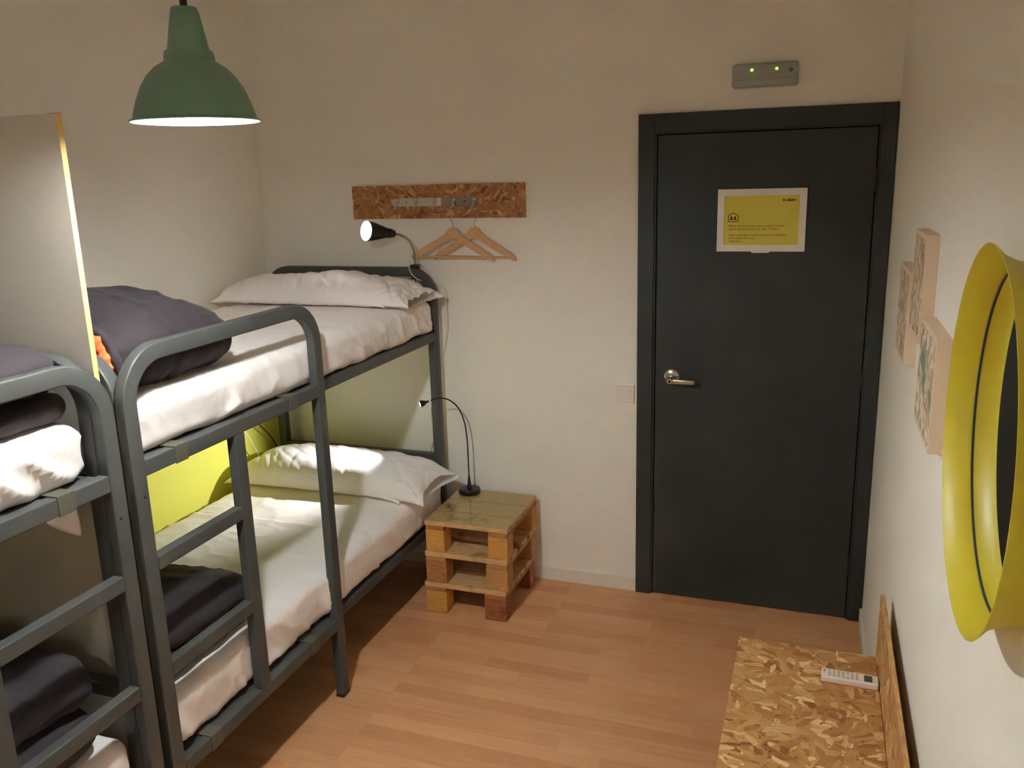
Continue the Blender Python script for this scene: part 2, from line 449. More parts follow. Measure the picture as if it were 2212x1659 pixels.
# ------------------------------------------------------------------ framed notice on the door
sg = thing('framed_sign', 'white framed yellow notice with small house emblem hanging on the dark door', 'sign', (-.4745, -.006, 1.676))
X0, X1, Z0, Z1 = -.643, -.306, 1.555, 1.799; fw_ = .026; YB = -.0055
bm = bmesh.new()
def mitre(bm, quads):
    for q in quads:
        a = [bm.verts.new(p) for p in q]; bm.faces.new(a)
o4 = [(X0, Z0), (X1, Z0), (X1, Z1), (X0, Z1)]; i4 = [(X0+fw_, Z0+fw_), (X1-fw_, Z0+fw_), (X1-fw_, Z1-fw_), (X0+fw_, Z1-fw_)]
for k in range(4):
    j = (k+1) % 4; f, g = YB-.016, YB
    A0, A1, C0, C1 = o4[k], o4[j], i4[k], i4[j]
    V = lambda p, y: (p[0], y, p[1])
    g2 = .0004
    mitre(bm, [[V(A0, f), V(A1, f), V(C1, f-.001), V(C0, f-.001)], [V(A0, f), V(A0, g), V(A1, g), V(A1, f)], [V(C0, f-.001), V(C1, f-.001), V(C1, g), V(C0, g)], [V(A0, g), V(C0, g), V(C1, g), V(A1, g)]])
bmesh.ops.remove_doubles(bm, verts=bm.verts, dist=1e-5); bmesh.ops.recalc_face_normals(bm, faces=bm.faces)
obj('frame', bm, m_frame, sg)
obj('stand_tab', B(-.508, -.440, YB-.008, YB, Z0-.006, Z0), m_frame, sg)
sh_ = obj('paper', B(X0+fw_-.002, X1-fw_+.002, YB-.011, YB-.001, Z0+fw_-.002, Z1-fw_+.002), m_yellow, sg)
sh_['label'] = 'yellow printed sheet'
YS = YB-.0113
def text(name, s, x, z, size, mat, parent, bold=0, space=1.0, line=1.0, rot=None, y=YS, align='LEFT', ext=.0002):
    cu = bpy.data.curves.new(name, 'FONT'); cu.body = s; cu.size = size; cu.extrude = ext; cu.offset = bold; cu.space_line = line; cu.space_character = space; cu.align_x = align
    o = bpy.data.objects.new(name+'_src', cu); COL.objects.link(o)
    dg = bpy.context.evaluated_depsgraph_get(); me = bpy.data.meshes.new_from_object(o.evaluated_get(dg)); me.name = name
    bpy.data.objects.remove(o)
    T = Matrix.Translation((x, y, z)) @ (rot or Matrix.Rotation(radians(90), 4, 'X'))
    me.transform(T); me.materials.clear(); me.materials.append(mat)
    q = bpy.data.objects.new(name, me); COL.objects.link(q); q.parent = parent; q.matrix_parent_inverse = parent_world(parent).inverted()
    return q
text('logo', 'Bed&Bike', -.3955, 1.7500, .0132, m_ink, sg, bold=.00035)
t1 = "Bikers, we have a great shower outside and next\nperson will use the room for that. Thanks :)"
t2 = "Please remember to switch off the air conditioning\nwhen leaving the room.\nThank you."
text('notice_text', t1+"\n\n"+t2, -.598, 1.652, .0118, m_ink2, sg, bold=.0002, line=1.02, space=.93)
# house emblem
bm = bmesh.new(); hx, hz = -.5815, 1.673
path = [(-.019, 0), (-.019, .023), (0, .034), (.019, .023), (.019, 0), (-.019, 0)]
for (a, b_), (c, d) in zip(path, path[1:]):
    tube(bm, [(hx+a, YS, hz+b_), (hx+c, YS, hz+d)], .0013, 6)
for s in (-1, 1):
    lathe(bm, [(0, .0006), (.0038, .0006), (.0038, 0), (0, 0)], 20, Matrix.Translation((hx+s*.007, YS, hz+.0165)) @ Matrix.Rotation(radians(90), 4, 'X'))
    box(bm, hx+s*.007-.0062, hx+s*.007+.0062, YS-.0006, YS, hz+.007, hz+.0105)
    box(bm, hx+s*.007-.004, hx+s*.007+.004, YS-.0006, YS, hz+.0105, hz+.0122)
obj('house_emblem', bm, m_ink, sg)

# ------------------------------------------------------------------ switch, emergency light
sw = thing('light_switch', 'square white light switch on the wall left of the dark door', 'light switch', (-1.02, 0, .937))
obj('cover_plate', B(-1.0615, -.978, -.009, 0, .896, .978, bev=.003), m_white, sw)
bm = bmesh.new(); box(bm, -1.043, -.997, -.0125, -.008, .913, .961, bev=.002)
obj('rocker', bm, m_white, sw)
el = thing('emergency_light', 'grey plastic emergency light with two green lamps on wall above the door', 'emergency light', (-.481, 0, 2.22))
m_em = noisy('grey_diffuser_plastic', srgb(160, 164, 158), .35, var=.03)
obj('housing', B(-.602, -.360, -.042, 0, 2.176, 2.264, bev=.012, seg=4), m_em, el, 60)
obj('lower_lens', B(-.592, -.370, -.046, -.030, 2.180, 2.205, bev=.004), noisy('clear_grey_lens', srgb(172, 174, 168), .2, var=.02), el, 60)
m_green = emit('green_led', (.16, 1, .03), 1.2)
for x in (-.5285, -.438):
    o = obj('indicator_lamp', lathe(bmesh.new(), [(0, .004), (.003, .0034), (.0048, .0012), (.005, 0), (0, 0)], 20, Matrix.Translation((x, -.0415, 2.239)) @ Matrix.Rotation(radians(90), 4, 'X')), m_green, el, 80)
    o['label'] = 'glowing green indicator'
obj('test_button', lathe(bmesh.new(), [(0, .0015), (.007, .0015), (.008, 0), (0, 0)], 24, Matrix.Translation((-.386, -.0415, 2.232)) @ Matrix.Rotation(radians(90), 4, 'X')), noisy('dark_grey_button', srgb(110, 105, 92), .5), el, 60)

# ------------------------------------------------------------------ coat rack
cr_ = thing('coat_rack', 'coat rack of brown flake board with five metal hooks on back wall', 'coat rack', (-1.876, 0, 1.772))
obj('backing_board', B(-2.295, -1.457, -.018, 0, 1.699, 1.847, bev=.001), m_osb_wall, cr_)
bm = bmesh.new()
pts = []
x0, x1, zc, r = -2.091, -1.669, 1.7715, .0185
for k in range(13): a = pi/2+k*pi/12; pts.append((x0+r+r*cos(a), zc+r*sin(a)))
for k in range(13): a = -pi/2+k*pi/12; pts.append((x1-r+r*cos(a), zc+r*sin(a)))
def prism(bm, pts, y0, y1):
    a = [bm.verts.new((x, y0, z)) for x, z in pts]; b = [bm.verts.new((x, y1, z)) for x, z in pts]; n = len(pts)
    bm.faces.new(a); bm.faces.new(b[::-1])
    for i in range(n): bm.faces.new((a[i], b[i], b[(i+1) % n], a[(i+1) % n]))
    bmesh.ops.recalc_face_normals(bm, faces=bm.faces); return bm
rl = obj('hook_rail', prism(bm, pts, -.021, -.018), m_chrome, cr_)
bm = bmesh.new(); pts2 = [p for p in pts if p[0] < -1.95]
pts2 = [(x, z) for x, z in pts2]+[(-1.847, zc-r), (-1.847, zc+r)]
fl = obj('protective_film', prism(bm, pts2, -.0222, -.0211), noisy('milky_film', srgb(196, 190, 172), .4, var=.02), rl); fl['label'] = 'milky plastic film on the left half'
fl = obj('paper_label', B(-1.868, -1.8475, -.0226, -.0223, zc-r+.001, zc+r-.001), noisy('pale_pink_paper', srgb(232, 208, 192), .6), rl)
for x in (-2.019, -1.735):
    obj('screw', lathe(bmesh.new(), [(0, .0008), (.003, .0008), (.003, 0), (0, 0)], 12, Matrix.Translation((x, -.0223, zc)) @ Matrix.Rotation(radians(90), 4, 'X')), m_hole, rl)
HX = [-2.064, -1.97, -1.877, -1.785, -1.688]
for x in HX:
    bm = lathe(bmesh.new(), [(0, .010), (.006, .009), (.0105, .005), (.0115, 0), (0, 0)], 24, Matrix.Translation((x, -.021, 1.780)) @ Matrix.Rotation(radians(90), 4, 'X'))
    tube(bm, spline([(x, -.029, 1.776), (x, -.034, 1.762), (x, -.036, 1.748), (x, -.042, 1.738), (x, -.050, 1.738), (x, -.055, 1.744)], 6), .0032, 10)
    bmesh.ops.create_uvsphere(bm, u_segments=14, v_segments=10, radius=.0055, matrix=Matrix.Translation((x, -.0555, 1.748)))
    obj('hook', bm, m_chromed, cr_, 40)
# knot streak in the board
# hangers
def hanger(x, ang, tilt, label, yy, side):
    t = thing('clothes_hanger', label, 'hanger', (x, yy, 1.660), ang, 'wooden hangers on the coat rack')
    top = [(0, 0), (.012, -.0015), (.022, -.008), (.030, -.022), (.045, -.036), (.075, -.055), (.115, -.078), (.150, -.100), (.155, -.1015), (.158, -.107), (.162, -.105), (.176, -.115), (.187, -.128), (.192, -.142)]
    bot = [(.182, -.146), (.158, -.134), (.118, -.113), (.068, -.085), (.030, -.062), (.012, -.052), (0, -.050)]
    right = top+bot
    outline = right+[(-a, b) for a, b in reversed(right[1:-1])]
    bm = bmesh.new(); prism(bm, outline, -.006, .006)
    bmesh.ops.rotate(bm, verts=bm.verts, cent=(0, 0, 0), matrix=Matrix.Rotation(tilt, 3, 'Y'))
    o = obj('shoulder_body', bm, m_hang, t, None, world=False)
    bm = tube(bmesh.new(), [(-.174, 0, -.131), (.174, 0, -.131)], .0052, 12)
    bmesh.ops.rotate(bm, verts=bm.verts, cent=(0, 0, 0), matrix=Matrix.Rotation(tilt, 3, 'Y'))
    obj('trouser_bar', bm, m_hang, t, 40, world=False)
    s = side
    P = [(0, 0, -.004), (0, 0, .022), (s*.004, 0, .030), (s*.016, 0, .044), (s*.0225, 0, .060), (s*.020, 0, .076), (s*.008, 0, .087), (-s*.006, 0, .086), (-s*.014, 0, .076), (-s*.016, 0, .070)]
    P = [(a, b, c*.98) for a, b, c in P]
    obj('wire_hook', tube(bmesh.new(), spline(P, 6), .0016, 8), m_wire, t, 60, world=False)
    return t
hanger(-1.787, radians(9), radians(2.2), 'left wooden hanger, overlapping in front, hanging from the fourth hook', -.046, -1)
hanger(-1.690, radians(4), radians(1.4), 'right wooden hanger, hanging from the last hook of the coat rack', -.028, 1)

# ------------------------------------------------------------------ bunk beds
LB, RB = -2.755, -1.868     # bed width limits
XG0, XG1 = -1.866, -1.834   # guard and ladder frame
xgc = (XG0+XG1)/2
def bunk(ylad, s, label, ladlen=.90):
    """ylad: y of the ladder end; s: +1 bed runs toward back wall, -1 toward the viewer"""
    t = thing('bunk_bed', label, 'bunk bed', ((LB+RB)/2, ylad+s*.97, 0), 0, 'grey steel bunk beds along the left wall')
    Y = lambda a: ylad+s*a
    F = lambda a, b, c: (a, b, c)
    # end frames: U in the xz plane
    for a in (.023, 1.917):
        yc = Y(a)
        bm = sweep(bmesh.new(), upath(LB+.02, RB-.02, 0, 1.467, .11), lambda p, q, v, yc=yc: (p, yc+v, q), .042, .040)
        e = obj('end_frame', bm, m_metal, t, 35)
        for z0, z1 in ((.575, .613), (1.16, 1.198), (.283, .321)):
            obj('crossbar', B(LB+.04, RB-.04, yc-.018, yc+.018, z0, z1, bev=.003), m_metal, e)
    # guard rail and ladder: U in the yz plane, legs to the floor
    bm = sweep(bmesh.new(), upath(Y(.0225), Y(ladlen-.0225), .012, 1.4685, .125), lambda p, q, v: (xgc+v, p, q), .045, .032)
    g = obj('guard_rail_frame', bm, m_metal, t, 35)
    ya, yb = sorted((Y(.045), Y(ladlen-.045)))
    for z0, z1 in ((1.159, 1.202), (.280, .323)):
        obj('guard_crossbar', B(XG0, XG1, ya, yb, z0, z1, bev=.003), m_metal, g)
    yu0, yu1 = sorted((Y(.400), Y(.445)))
    obj('ladder_upright', B(XG0, XG1, yu0, yu1, .323, 1.159, bev=.003), m_metal, g)
    yr0, yr1 = sorted((Y(.045), Y(.400)))
    for z in (.918, .610):
        obj('rung', B(XG0, XG1, yr0, yr1, z-.020, z+.020, bev=.003), m_metal, g)
    for a in (.0225, ladlen-.0225):
        yc = Y(a)
        obj('foot_cap', B(XG0-.001, XG1+.001, yc-.0235, yc+.0235, 0, .014, bev=.003), m_black, g)
    # screw holes
    for z in ((1.108, .252) if s > 0 else (1.085, .25)):
        obj('screw_hole', lathe(bmesh.new(), [(0, .0006), (.004, .0006), (.004, -.0), (0, 0)], 12, Matrix.Translation((XG1, Y(.028), z)) @ Matrix.Rotation(radians(90), 4, 'Y')), m_hole, g)
    # side rails
    ra, rb = sorted((Y(.045), Y(1.895)))
    for z0, z1 in ((1.157, 1.196), (.281, .320)):
        obj('side_rail', B(RB-.034, RB-.001, ra, rb, z0, z1, bev=.003), m_metal, t)
        obj('side_rail', B(LB+.001, LB+.034, ra, rb, z0, z1, bev=.003), m_metal, t)
    # clamps
    for z0, z1 in ((1.1585, 1.2025), (.2795, .3235)):
        for a in (.175, ladlen-.195):
            c0, c1 = sorted((Y(a-.024), Y(a+.024)))
            bm = bmesh.new(); box(bm, XG1-.001, XG1+.0022, c0, c1, z0-.0015, z1+.0015, bev=.001)
            box(bm, RB-.030, XG1+.0022, c0, c1, z1+.0002, z1+.0026, bev=.0008)
            obj('clamp_bracket', bm, m_clamp, t)
    # slat bases
    for zt in (1.186, .310):
        bm = bmesh.new()
        q0, q1 = sorted((Y(.05), Y(1.89))); box(bm, LB+.034, RB-.034, q0, q1, zt, zt+.009)
        obj('bed_base', bm, m_metal, t)
    return t
bunk(-2.0, 1, 'grey steel bunk bed at the back, its head against the back wall beside pallet table')
bunk(-2.030, -1, 'grey steel bunk bed nearest the viewer, cut off by the left edge')

# partition
pt = thing('partition_board', 'tall white board with pale chipboard edge standing between the two bunk beds', 'partition', (-2.35, -2.015, 0))
obj('panel', B(-W+.001, -1.8905, -2.0225, -2.0075, .02, 2.042), m_panel, pt)
o = obj('edge', B(-1.8905, -1.8895, -2.0226, -2.0074, .02, 2.042), m_chip, pt); o['label'] = 'bare pale chipboard edge'
o = obj('corner_patch', B(-1.915, -1.8893, -2.0228, -2.0072, 2.0421, 2.0428), noisy('brown_core', srgb(96, 62, 40), .8), pt)

# ------------------------------------------------------------------ mattresses
def mattress(name, x0, x1, y0, y1, z0, z1, seed, label, group, dres=.009, gather=None, hem=None, openend=None):
    c = ((x0+x1)/2, (y0+y1)/2, (z0+z1)/2); h = ((x1-x0)/2, (y1-y0)/2, (z1-z0)/2)
    n = (int(2*h[0]/.014), int(2*h[1]/dres), 18)
    def dsp(p, nn):
        q = p.copy(); side = max(abs(nn[0]), abs(nn[1])); topf = max(0, nn[2])
        fz = (p[2]-z0)/(z1-z0)
        # soft swelling of the sides
        q += Vector((nn[0], nn[1], 0))*(.006*sin(pi*fz))
        # side creases, running down and slightly slanted, stronger near the foot
        if side > .3:
            s_ = p[1] if abs(nn[0]) > abs(nn[1]) else p[0]
            u = s_+(.25+.35*nz(s_*1.5, seed, 9))*fz*.5
            am = .006+.012*ridge(s_*1.3, seed, 0, 3)
            if gather: am += gather[2]*ss(gather[0], gather[1], p[1])
            a = ridge(u*8+seed, fz*.9, seed, 3)+.35*ridge(u*21, fz*1.4+seed, 2.1, 3)-.25
            q += Vector((nn[0], nn[1], 0))*(am*a*side*(1.15-.6*fz))
            q += Vector((nn[0], nn[1], 0))*(.008*nz(s_*2.3, fz*2, seed))
            if fz < .3: q[2] += (.016*nz(s_*6, seed, 1)+.006*nz(s_*19, seed, 5)-.004)*(1-fz/.3)
        # top: broad waves and fine tension lines
        if nn[2] > .2:
            q[2] += nn[2]*(.006*nz(p[0]*2.6, p[1]*2.2, seed)+.004*ridge(p[0]*3+p[1]*4, p[1]*1.5-p[0]*6, seed, 4)+.003*ridge(p[0]*7+p[1]*1, p[1]*9-p[0]*2, seed+7, 5)+.0015*nz(p[0]*14, p[1]*9, seed))
            if hem:
                e = p[1]-(hem+.035*nz(p[0]*4, 0, seed)); q[2] += (.006*ss(-.006, .001, -e)-.004*ss(.0, .05, -e))*nn[2]
        return q
    bm = rbox(c, h, (.045, .045, .040), n, dsp)
    return tag(obj(name, bm, m_sheet, None, 180), label, 'mattress', group)
GM = 'mattresses in white fitted sheets on the bunk beds'
XM0, XM1 = -2.745, -1.872
mattress('mattress', XM0, XM1, -1.953, -.105, 1.198, 1.346, 3, 'white sheeted mattress on the top bunk of the bed at the back', GM, gather=(-.95, -.35, .006), hem=-.78)
mattress('mattress', XM0, XM1, -1.953, -.105, .330, .508, 8, 'white sheeted mattress on the bottom bunk of the bed at the back', GM, gather=(-.7, -.2, .005), hem=-.80)
ma = mattress('mattress', XM0, XM1, -3.90, -2.092, 1.198, 1.346, 5, 'white sheeted mattress on the top bunk nearest the viewer, brightly lit', GM, dres=.016)
mattress('mattress', XM0, XM1, -3.90, -2.092, .330, .490, 12, 'white sheeted mattress on the bottom bunk nearest the viewer, mostly hidden by duvet', GM, dres=.016)
# sheet corner hanging under the near upper mattress
bm = bmesh.new(); cols = []
TP = [(-1.985, -2.15, 1.19), (-1.91, -2.125, 1.19)]
for i in range(13):
    u = i/12; row = []
    for j in range(13):
        v = j/12
        top = Vector((-1.965, -2.22, 1.195)).lerp(Vector((-1.925, -2.11, 1.195)), u)
        zb = 1.125-.075*ss(.2, .95, u)*(1 if u < .93 else .6); 
        xb = top[0]+.012*sin(9*u)
        row.append(bm.verts.new((top[0]+(xb-top[0])*v+.006*sin(14*u+3*v), top[1]+.02*v*(u-.2), 1.195+(zb-1.195)*v)))
    cols.append(row)
for i in range(12):
    for j in range(12): bm.faces.new((cols[i][j], cols[i+1][j], cols[i+1][j+1], cols[i][j+1]))
o = obj('loose_sheet_corner', bm, m_sheet, ma, 180); o.modifiers.new('s', 'SOLIDIFY').thickness = .0012
o['label'] = 'loose corner of the sheet hanging down'

# ------------------------------------------------------------------ pillows
def pillow(x0, x1, y0, y1, zb, th, seed, label, lift=.0, drop=0, wr=1):
    t = thing('pillow', label, 'pillow', ((x0+x1)/2, (y0+y1)/2, zb), 0, 'long pillows at the head of the bunk at the back')
    nu, nv = 150, 56
    def shape(inner):
        top, bot = {}, {}
        bm = bmesh.new()
        for i in range(nu+1):
            for j in range(nv+1):
                u = -1+2*i/nu; v = -1+2*j/nv
                ue = u
                if inner: ue = -1+(u+1)*.88
                pinch = 1-.10*(1-abs(v)**2)*abs(ue)**6
                x = (x0+x1)/2+(x1-x0)/2*ue*pinch
                wy = 1-.10*(1-abs(ue)**3)*abs(v)**5
                y = (y0+y1)/2+(y1-y0)/2*v*wy
                hu = (1-max(0, -u)**4.5)**.6 if u < 0 else (1-(max(0, u)**(3.2))*(1 if inner else .80))**.6
                hv = max(0, 1-abs(v)**3)**.5
                hh = th/2*hu*hv
                if inner: hh *= .93
                fr_ = ss(.2, -1., v)
                nzt = .012*nz(x*5, y*7, seed)-.010*ridge(x*7+y*6, y*5, seed, 3)+.004*nz(x*22, y*15, seed)-.012*ridge(u*4.5+v*.8, v*1.2+u, seed+4, 4)*(.3+abs(u))-.006*ridge(x*15+v*1.5, v*.5, seed+9, 2)*fr_-.010*ridge(x*12-v*2.2, v*.8, seed+2, 3)*ss(.3, .8, u)
                nzt *= wr
                edge = min(1, hh/(th*.12)) if hh > 0 else 0
                zc = zb+th*.48*hu*(.35+.65*hv)*.9+.012
                droop = 0
                if u > .75: droop = -.25*(u-.75)*(.06+drop)
                zt = zc+hh+nzt*edge+droop+lift*(v*.5+.5)
                zl = max(zb+.001+lift*(v*.5+.5)*.6 if u < .86 else -9, zc-hh*.98+nzt*.2*edge+droop+lift*(v*.5+.5))
                closed = (j == 0 or j == nv or i == 0 or (inner and i == nu))
                if closed:
                    zm = (zt+zl)/2; vtx = bm.verts.new((x, y, zm)); top[i, j] = bot[i, j] = vtx
                else:
                    top[i, j] = bm.verts.new((x, y, zt)); bot[i, j] = bm.verts.new((x, y, zl))
        for i in range(nu):
            for j in range(nv):
                for d, flip in ((top, 0), (bot, 1)):
                    q = [d[i, j], d[i+1, j], d[i+1, j+1], d[i, j+1]]
                    if flip: q = q[::-1]
                    try: bm.faces.new(q)
                    except ValueError: pass
        return bm
    bm = shape(False)
    o = obj('pillowcase', bm, m_pillow, t, 180)
    obj('pillow_filling', shape(True), m_sheet, t, 180)
    return t
pillow(-2.80, -1.815, -.47, -.115, 1.350, .13, 3, 'white pillow on the top bunk below the clip-on lamp')
pillow(-2.80, -1.775, -.51, -.120, .512, .152, 9, 'white pillow on the bottom bunk beside the pallet table', drop=.12, wr=.55)

# ------------------------------------------------------------------ duvets
def puffy(name, x0, x1, y0, y1, z0, z1, r, seed, mat, parent=None, topf=None, amp=.012, res=.02, world=True, seam=None):
    c = ((x0+x1)/2, (y0+y1)/2, (z0+z1)/2); h = ((x1-x0)/2, (y1-y0)/2, (z1-z0)/2)
    n = (max(6, int(2*h[0]/res)), max(6, int(2*h[1]/res)), max(6, int(2*h[2]/res*1.4)))
    def dsp(p, nn):
        q = p.copy(); fz = (p[2]-z0)/(z1-z0)
        if topf: q[2] = z0+(p[2]-z0)*topf(p[0], p[1])
        k = .2 if fz < .03 else 1
        if seam is not None:
            q -= nn*(.007*math.exp(-((p[1]-seam-.015*sin(p[0]*7))/.009)**2)-.006*math.exp(-((p[1]-seam-.015*sin(p[0]*7))/.05)**2))
        q += nn*(amp*nz(p[0]*4, p[1]*4, p[2]*5+seed)+amp*.45*ridge(p[0]*5+p[1]*3, p[1]*6, seed, 2)+amp*.2*nz(p[0]*16, p[1]*16, p[2]*16+seed)+amp*.35*ridge(p[0]*9-p[1]*3, p[1]*12+p[0]*4, p[2]*8+seed, 3))*k
        q[2] = max(q[2], z0)
        return q
    return obj(name, rbox(c, h, r, n, dsp), mat, parent, 180, world=world)
GD = 'folded charcoal duvets at the foot of each bunk'
# B upper
d = thing('folded_duvet', 'puffy charcoal duvet showing orange lining, folded on the top bunk at the back', 'duvet', (-2.3, -1.72, 1.35), 0, GD)
tf = lambda x, y: (.80+.13*ss(-1.45, -1.62, y)-.17*ss(-2.25, -1.88, x)-.05*ss(-2.4, -2.8, x)-.04*ss(-1.80, -1.93, y))
puffy('cover', -2.79, -1.882, -1.920, -1.435, 1.352, 1.605, (.11, .14, .115), 4, m_duvet, d, tf, amp=.014, res=.011, seam=-1.735)
def crescent(y, inset):
    P = [(-2.66, 1.500), (-2.45, 1.530), (-2.20, 1.536), (-2.04, 1.534), (-1.975, 1.526), (-1.938, 1.506), (-1.916, 1.474), (-1.906, 1.436), (-1.902, 1.398), (-1.912, 1.372)]
    out = []
    for k, (x, z) in enumerate(P):
        a, b = P[max(0, k-1)], P[min(len(P)-1, k+1)]; dx, dz = b[0]-a[0], b[1]-a[1]; L = math.hypot(dx, dz)
        out.append((x+dz/L*inset, y+.004*sin(k*1.7), z-dx/L*inset))
    return spline(out, 10)
cz = crescent(-1.930, .026); cz2 = crescent(-1.925, .058)
bm = tube(bmesh.new(), cz, .02, 18, radii=[.020+.004*sin(k*.31)+.003*sin(k*.83) for k in range(len(cz))])
tube(bm, cz2, .02, 18, radii=[.021+.004*sin(k*.27+1)+.003*sin(k*.9) for k in range(len(cz2))])
o = obj('lining', bm, m_orange, d, 180); o['label'] = 'bright orange lining showing at the fold'
cz = crescent(-1.926, .0)
obj('cover_rim', tube(bmesh.new(), cz, .01, 14, radii=[.0115+.0015*sin(k*.5) for k in range(len(cz))]), m_duvet, d, 180)
# B lower
d = thing('folded_duvet', 'black looking folded duvet behind the ladder on the bottom bunk at the back', 'duvet', (-2.3, -1.72, .515), 0, GD)
puffy('upper_fold', -2.62, -1.905, -1.940, -1.475, .575, .678, (.09, .11, .05), 14, m_duvet, d, None, amp=.016, res=.013)
puffy('lower_fold', -2.60, -1.90, -1.945, -1.50, .515, .60, (.05, .06, .04), 15, m_duvet, d, None, amp=.010, res=.015)
# A upper
d = thing('folded_duvet', 'mauve grey lit duvet folded in a roll on the top bunk nearest the viewer', 'duvet', (-2.3, -2.6, 1.35), 0, GD)
puffy('lower_fold', -2.76, -1.885, -3.0, -2.100, 1.352, 1.420, (.06, .045, .033), 24, m_duvet, d, None, amp=.010, res=.014)
puffy('upper_fold', -2.76, -1.880, -3.0, -2.105, 1.422, 1.560, (.09, .12, .068), 25, m_duvet, d, lambda x, y: .86+.20*ss(-1.92, -2.25, x)-.10*ss(-2.30, -2.12, y), amp=.020, res=.012)
o = puffy('lining', -2.50, -1.96, -2.30, -2.098, 1.445, 1.505, (.05, .03, .026), 26, noisy('dull_red_lining', srgb(110, 44, 34), .8), d, None, amp=.008); o['label'] = 'dull red lining'
# A lower
d = thing('folded_duvet', 'dark duvet folded in two layers on the bottom bunk nearest the viewer', 'duvet', (-2.2, -2.6, .5), 0, GD)
puffy('upper_fold', -2.70, -1.915, -3.05, -2.105, .60, .730, (.14, .08, .062), 34, m_duvet, d, None, amp=.018, res=.014)
puffy('lower_fold', -2.68, -1.895, -3.05, -2.135, .495, .612, (.08, .08, .055), 35, m_duvet, d, None, amp=.010, res=.014)

# ------------------------------------------------------------------ pendant lamp
m_green_sh = noisy('sage_green_enamel', srgb(112, 148, 128), .45, var=.02)
m_inner = noisy('white_enamel_inside', srgb(240, 236, 228), .5, var=.01)
def pendant(PX, PY, PZ, label, power):
    pl = thing('pendant_lamp', label, 'pendant lamp', (PX, PY, PZ))
    T = Matrix.Translation((PX, PY, PZ))
    prof = [(.1255, .0), (.1275, .001), (.1275, .0035), (.1200, .006), (.1165, .020), (.1100, .040), (.0990, .066), (.0850, .088), (.0700, .103), (.0560, .112), (.0485, .117), (.0490, .124), (.0465, .134), (.0405, .1385), (.0398, .1395), (.0398, .141), (.0395, .142), (.0330, .178), (.0265, .211), (.0235, .2165), (.0, .2175)]
    obj('lamp_shade', lathe(bmesh.new(), prof, 72, T), m_green_sh, pl, 50)
    inner = [(r-.0016, z-.0012) for r, z in prof[3:15]]+[(.037, .1395), (.0, .140)]
    inner = [(.1245, .0002)]+inner
    o = obj('shade_lining', lathe(bmesh.new(), inner, 72, T), m_inner, pl, 60); o['label'] = 'white inside of the shade'
    obj('lamp_holder', lathe(bmesh.new(), [(0, .2175), (.0072, .2175), (.0072, .236), (.004, .238), (0, .238)], 24, T), m_black, pl, 40)
    obj('cord', tube(bmesh.new(), [(PX, PY, PZ+.236), (PX, PY, H-.02)], .0028, 10), noisy('black_textile_cord', srgb(30, 24, 22), .7), pl, 60)
    obj('ceiling_rose', lathe(bmesh.new(), [(0, H-.03-PZ), (.03, H-.03-PZ), (.05, H-.01-PZ), (.052, H-PZ), (0, H-PZ)], 32, T), m_black, pl, 40)
    obj('socket', lathe(bmesh.new(), [(0, .139), (.018, .139), (.018, .085), (.014, .080), (0, .080)], 24, T), m_white, pl, 40)
    bulb = lathe(bmesh.new(), [(0, .001), (.014, .0035), (.026, .011), (.033, .023), (.034, .036), (.030, .052), (.021, .068), (.0145, .079), (0, .079)], 32, T)
    o = obj('bulb', bulb, emit('warm_bulb', WARM, power), pl, 180); o['label'] = 'lit bulb'
pendant(-1.46, -2.083, 2.0, 'sage green bell shaped pendant lamp, lit, hanging over the top bunk guard rails', BULB)
pendant(-1.46, -4.12, 2.0, 'added ambient fill light built as a green pendant lamp, unseen behind the viewer', BULB*.35)  # added fill: unseen, dimmer copy of the pendant to lift the ambient light

# ------------------------------------------------------------------ clip-on lamp on the head rail
cl = thing('clip_on_lamp', 'lit black spotlight on a bent neck clamped to the top bunk head rail', 'lamp', (-1.975, -.083, 1.49))
Bk = Vector((-2.045, -.125, 1.640)); Fr = Vector((-2.107, -.250, 1.661)); dd = (Fr-Bk).normalized()
R = dd.to_track_quat('Z', 'Y').to_matrix().to_4x4(); T2 = Matrix.Translation(Bk) @ R
L_ = (Fr-Bk).length
prof = [(0, -.012), (.012, -.012), (.0165, -.008), (.0175, .0), (.0185, .012), (.0215, .022), (.0215, .030), (.026, .045), (.033, .075), (.0405, .105), (.0435, L_-.006), (.0440, L_), (.0425, L_), (.0395, .104), (.032, .077), (.020, .045), (0, .045)]
obj('lamp_head', lathe(bmesh.new(), prof, 48, T2), m_black, cl, 45)
bm = bmesh.new()
for k in range(12):
    a = k*pi/6
    tube(bm, [T2 @ Vector((.0180*cos(a), .0180*sin(a), .001)), T2 @ Vector((.0212*cos(a), .0212*sin(a), .020))], .0012, 6)
obj('vent_slot', bm, m_chrome, cl)['kind'] = 'stuff'
o = obj('bulb', lathe(bmesh.new(), [(0, L_-.004), (.020, L_-.005), (.034, L_-.008), (.0415, L_-.012), (.0385, L_-.025), (0, L_-.045)], 48, T2), emit('cool_spot_bulb', (1, .92, .90), 6), cl, 180)
o['label'] = 'lit white bulb face'
neck = spline([Bk-dd*.010, (-2.010, -.098, 1.628), (-1.982, -.088, 1.604), (-1.966, -.084, 1.565), (-1.962, -.083, 1.52), (-1.962, -.083, 1.495)], 10)
bm = tube(bmesh.new(), neck, .0045, 12)
o = obj('gooseneck', bm, noisy('brass_brown_steel', srgb(150, 138, 112), .3, 1, var=.15, scale=500), cl, 60)
bm = bmesh.new(); box(bm, -1.978, -1.946, -.104, -.058, 1.489, 1.500, bev=.002); box(bm, -1.968, -1.952, -.064, -.056, 1.440, 1.492, bev=.002)
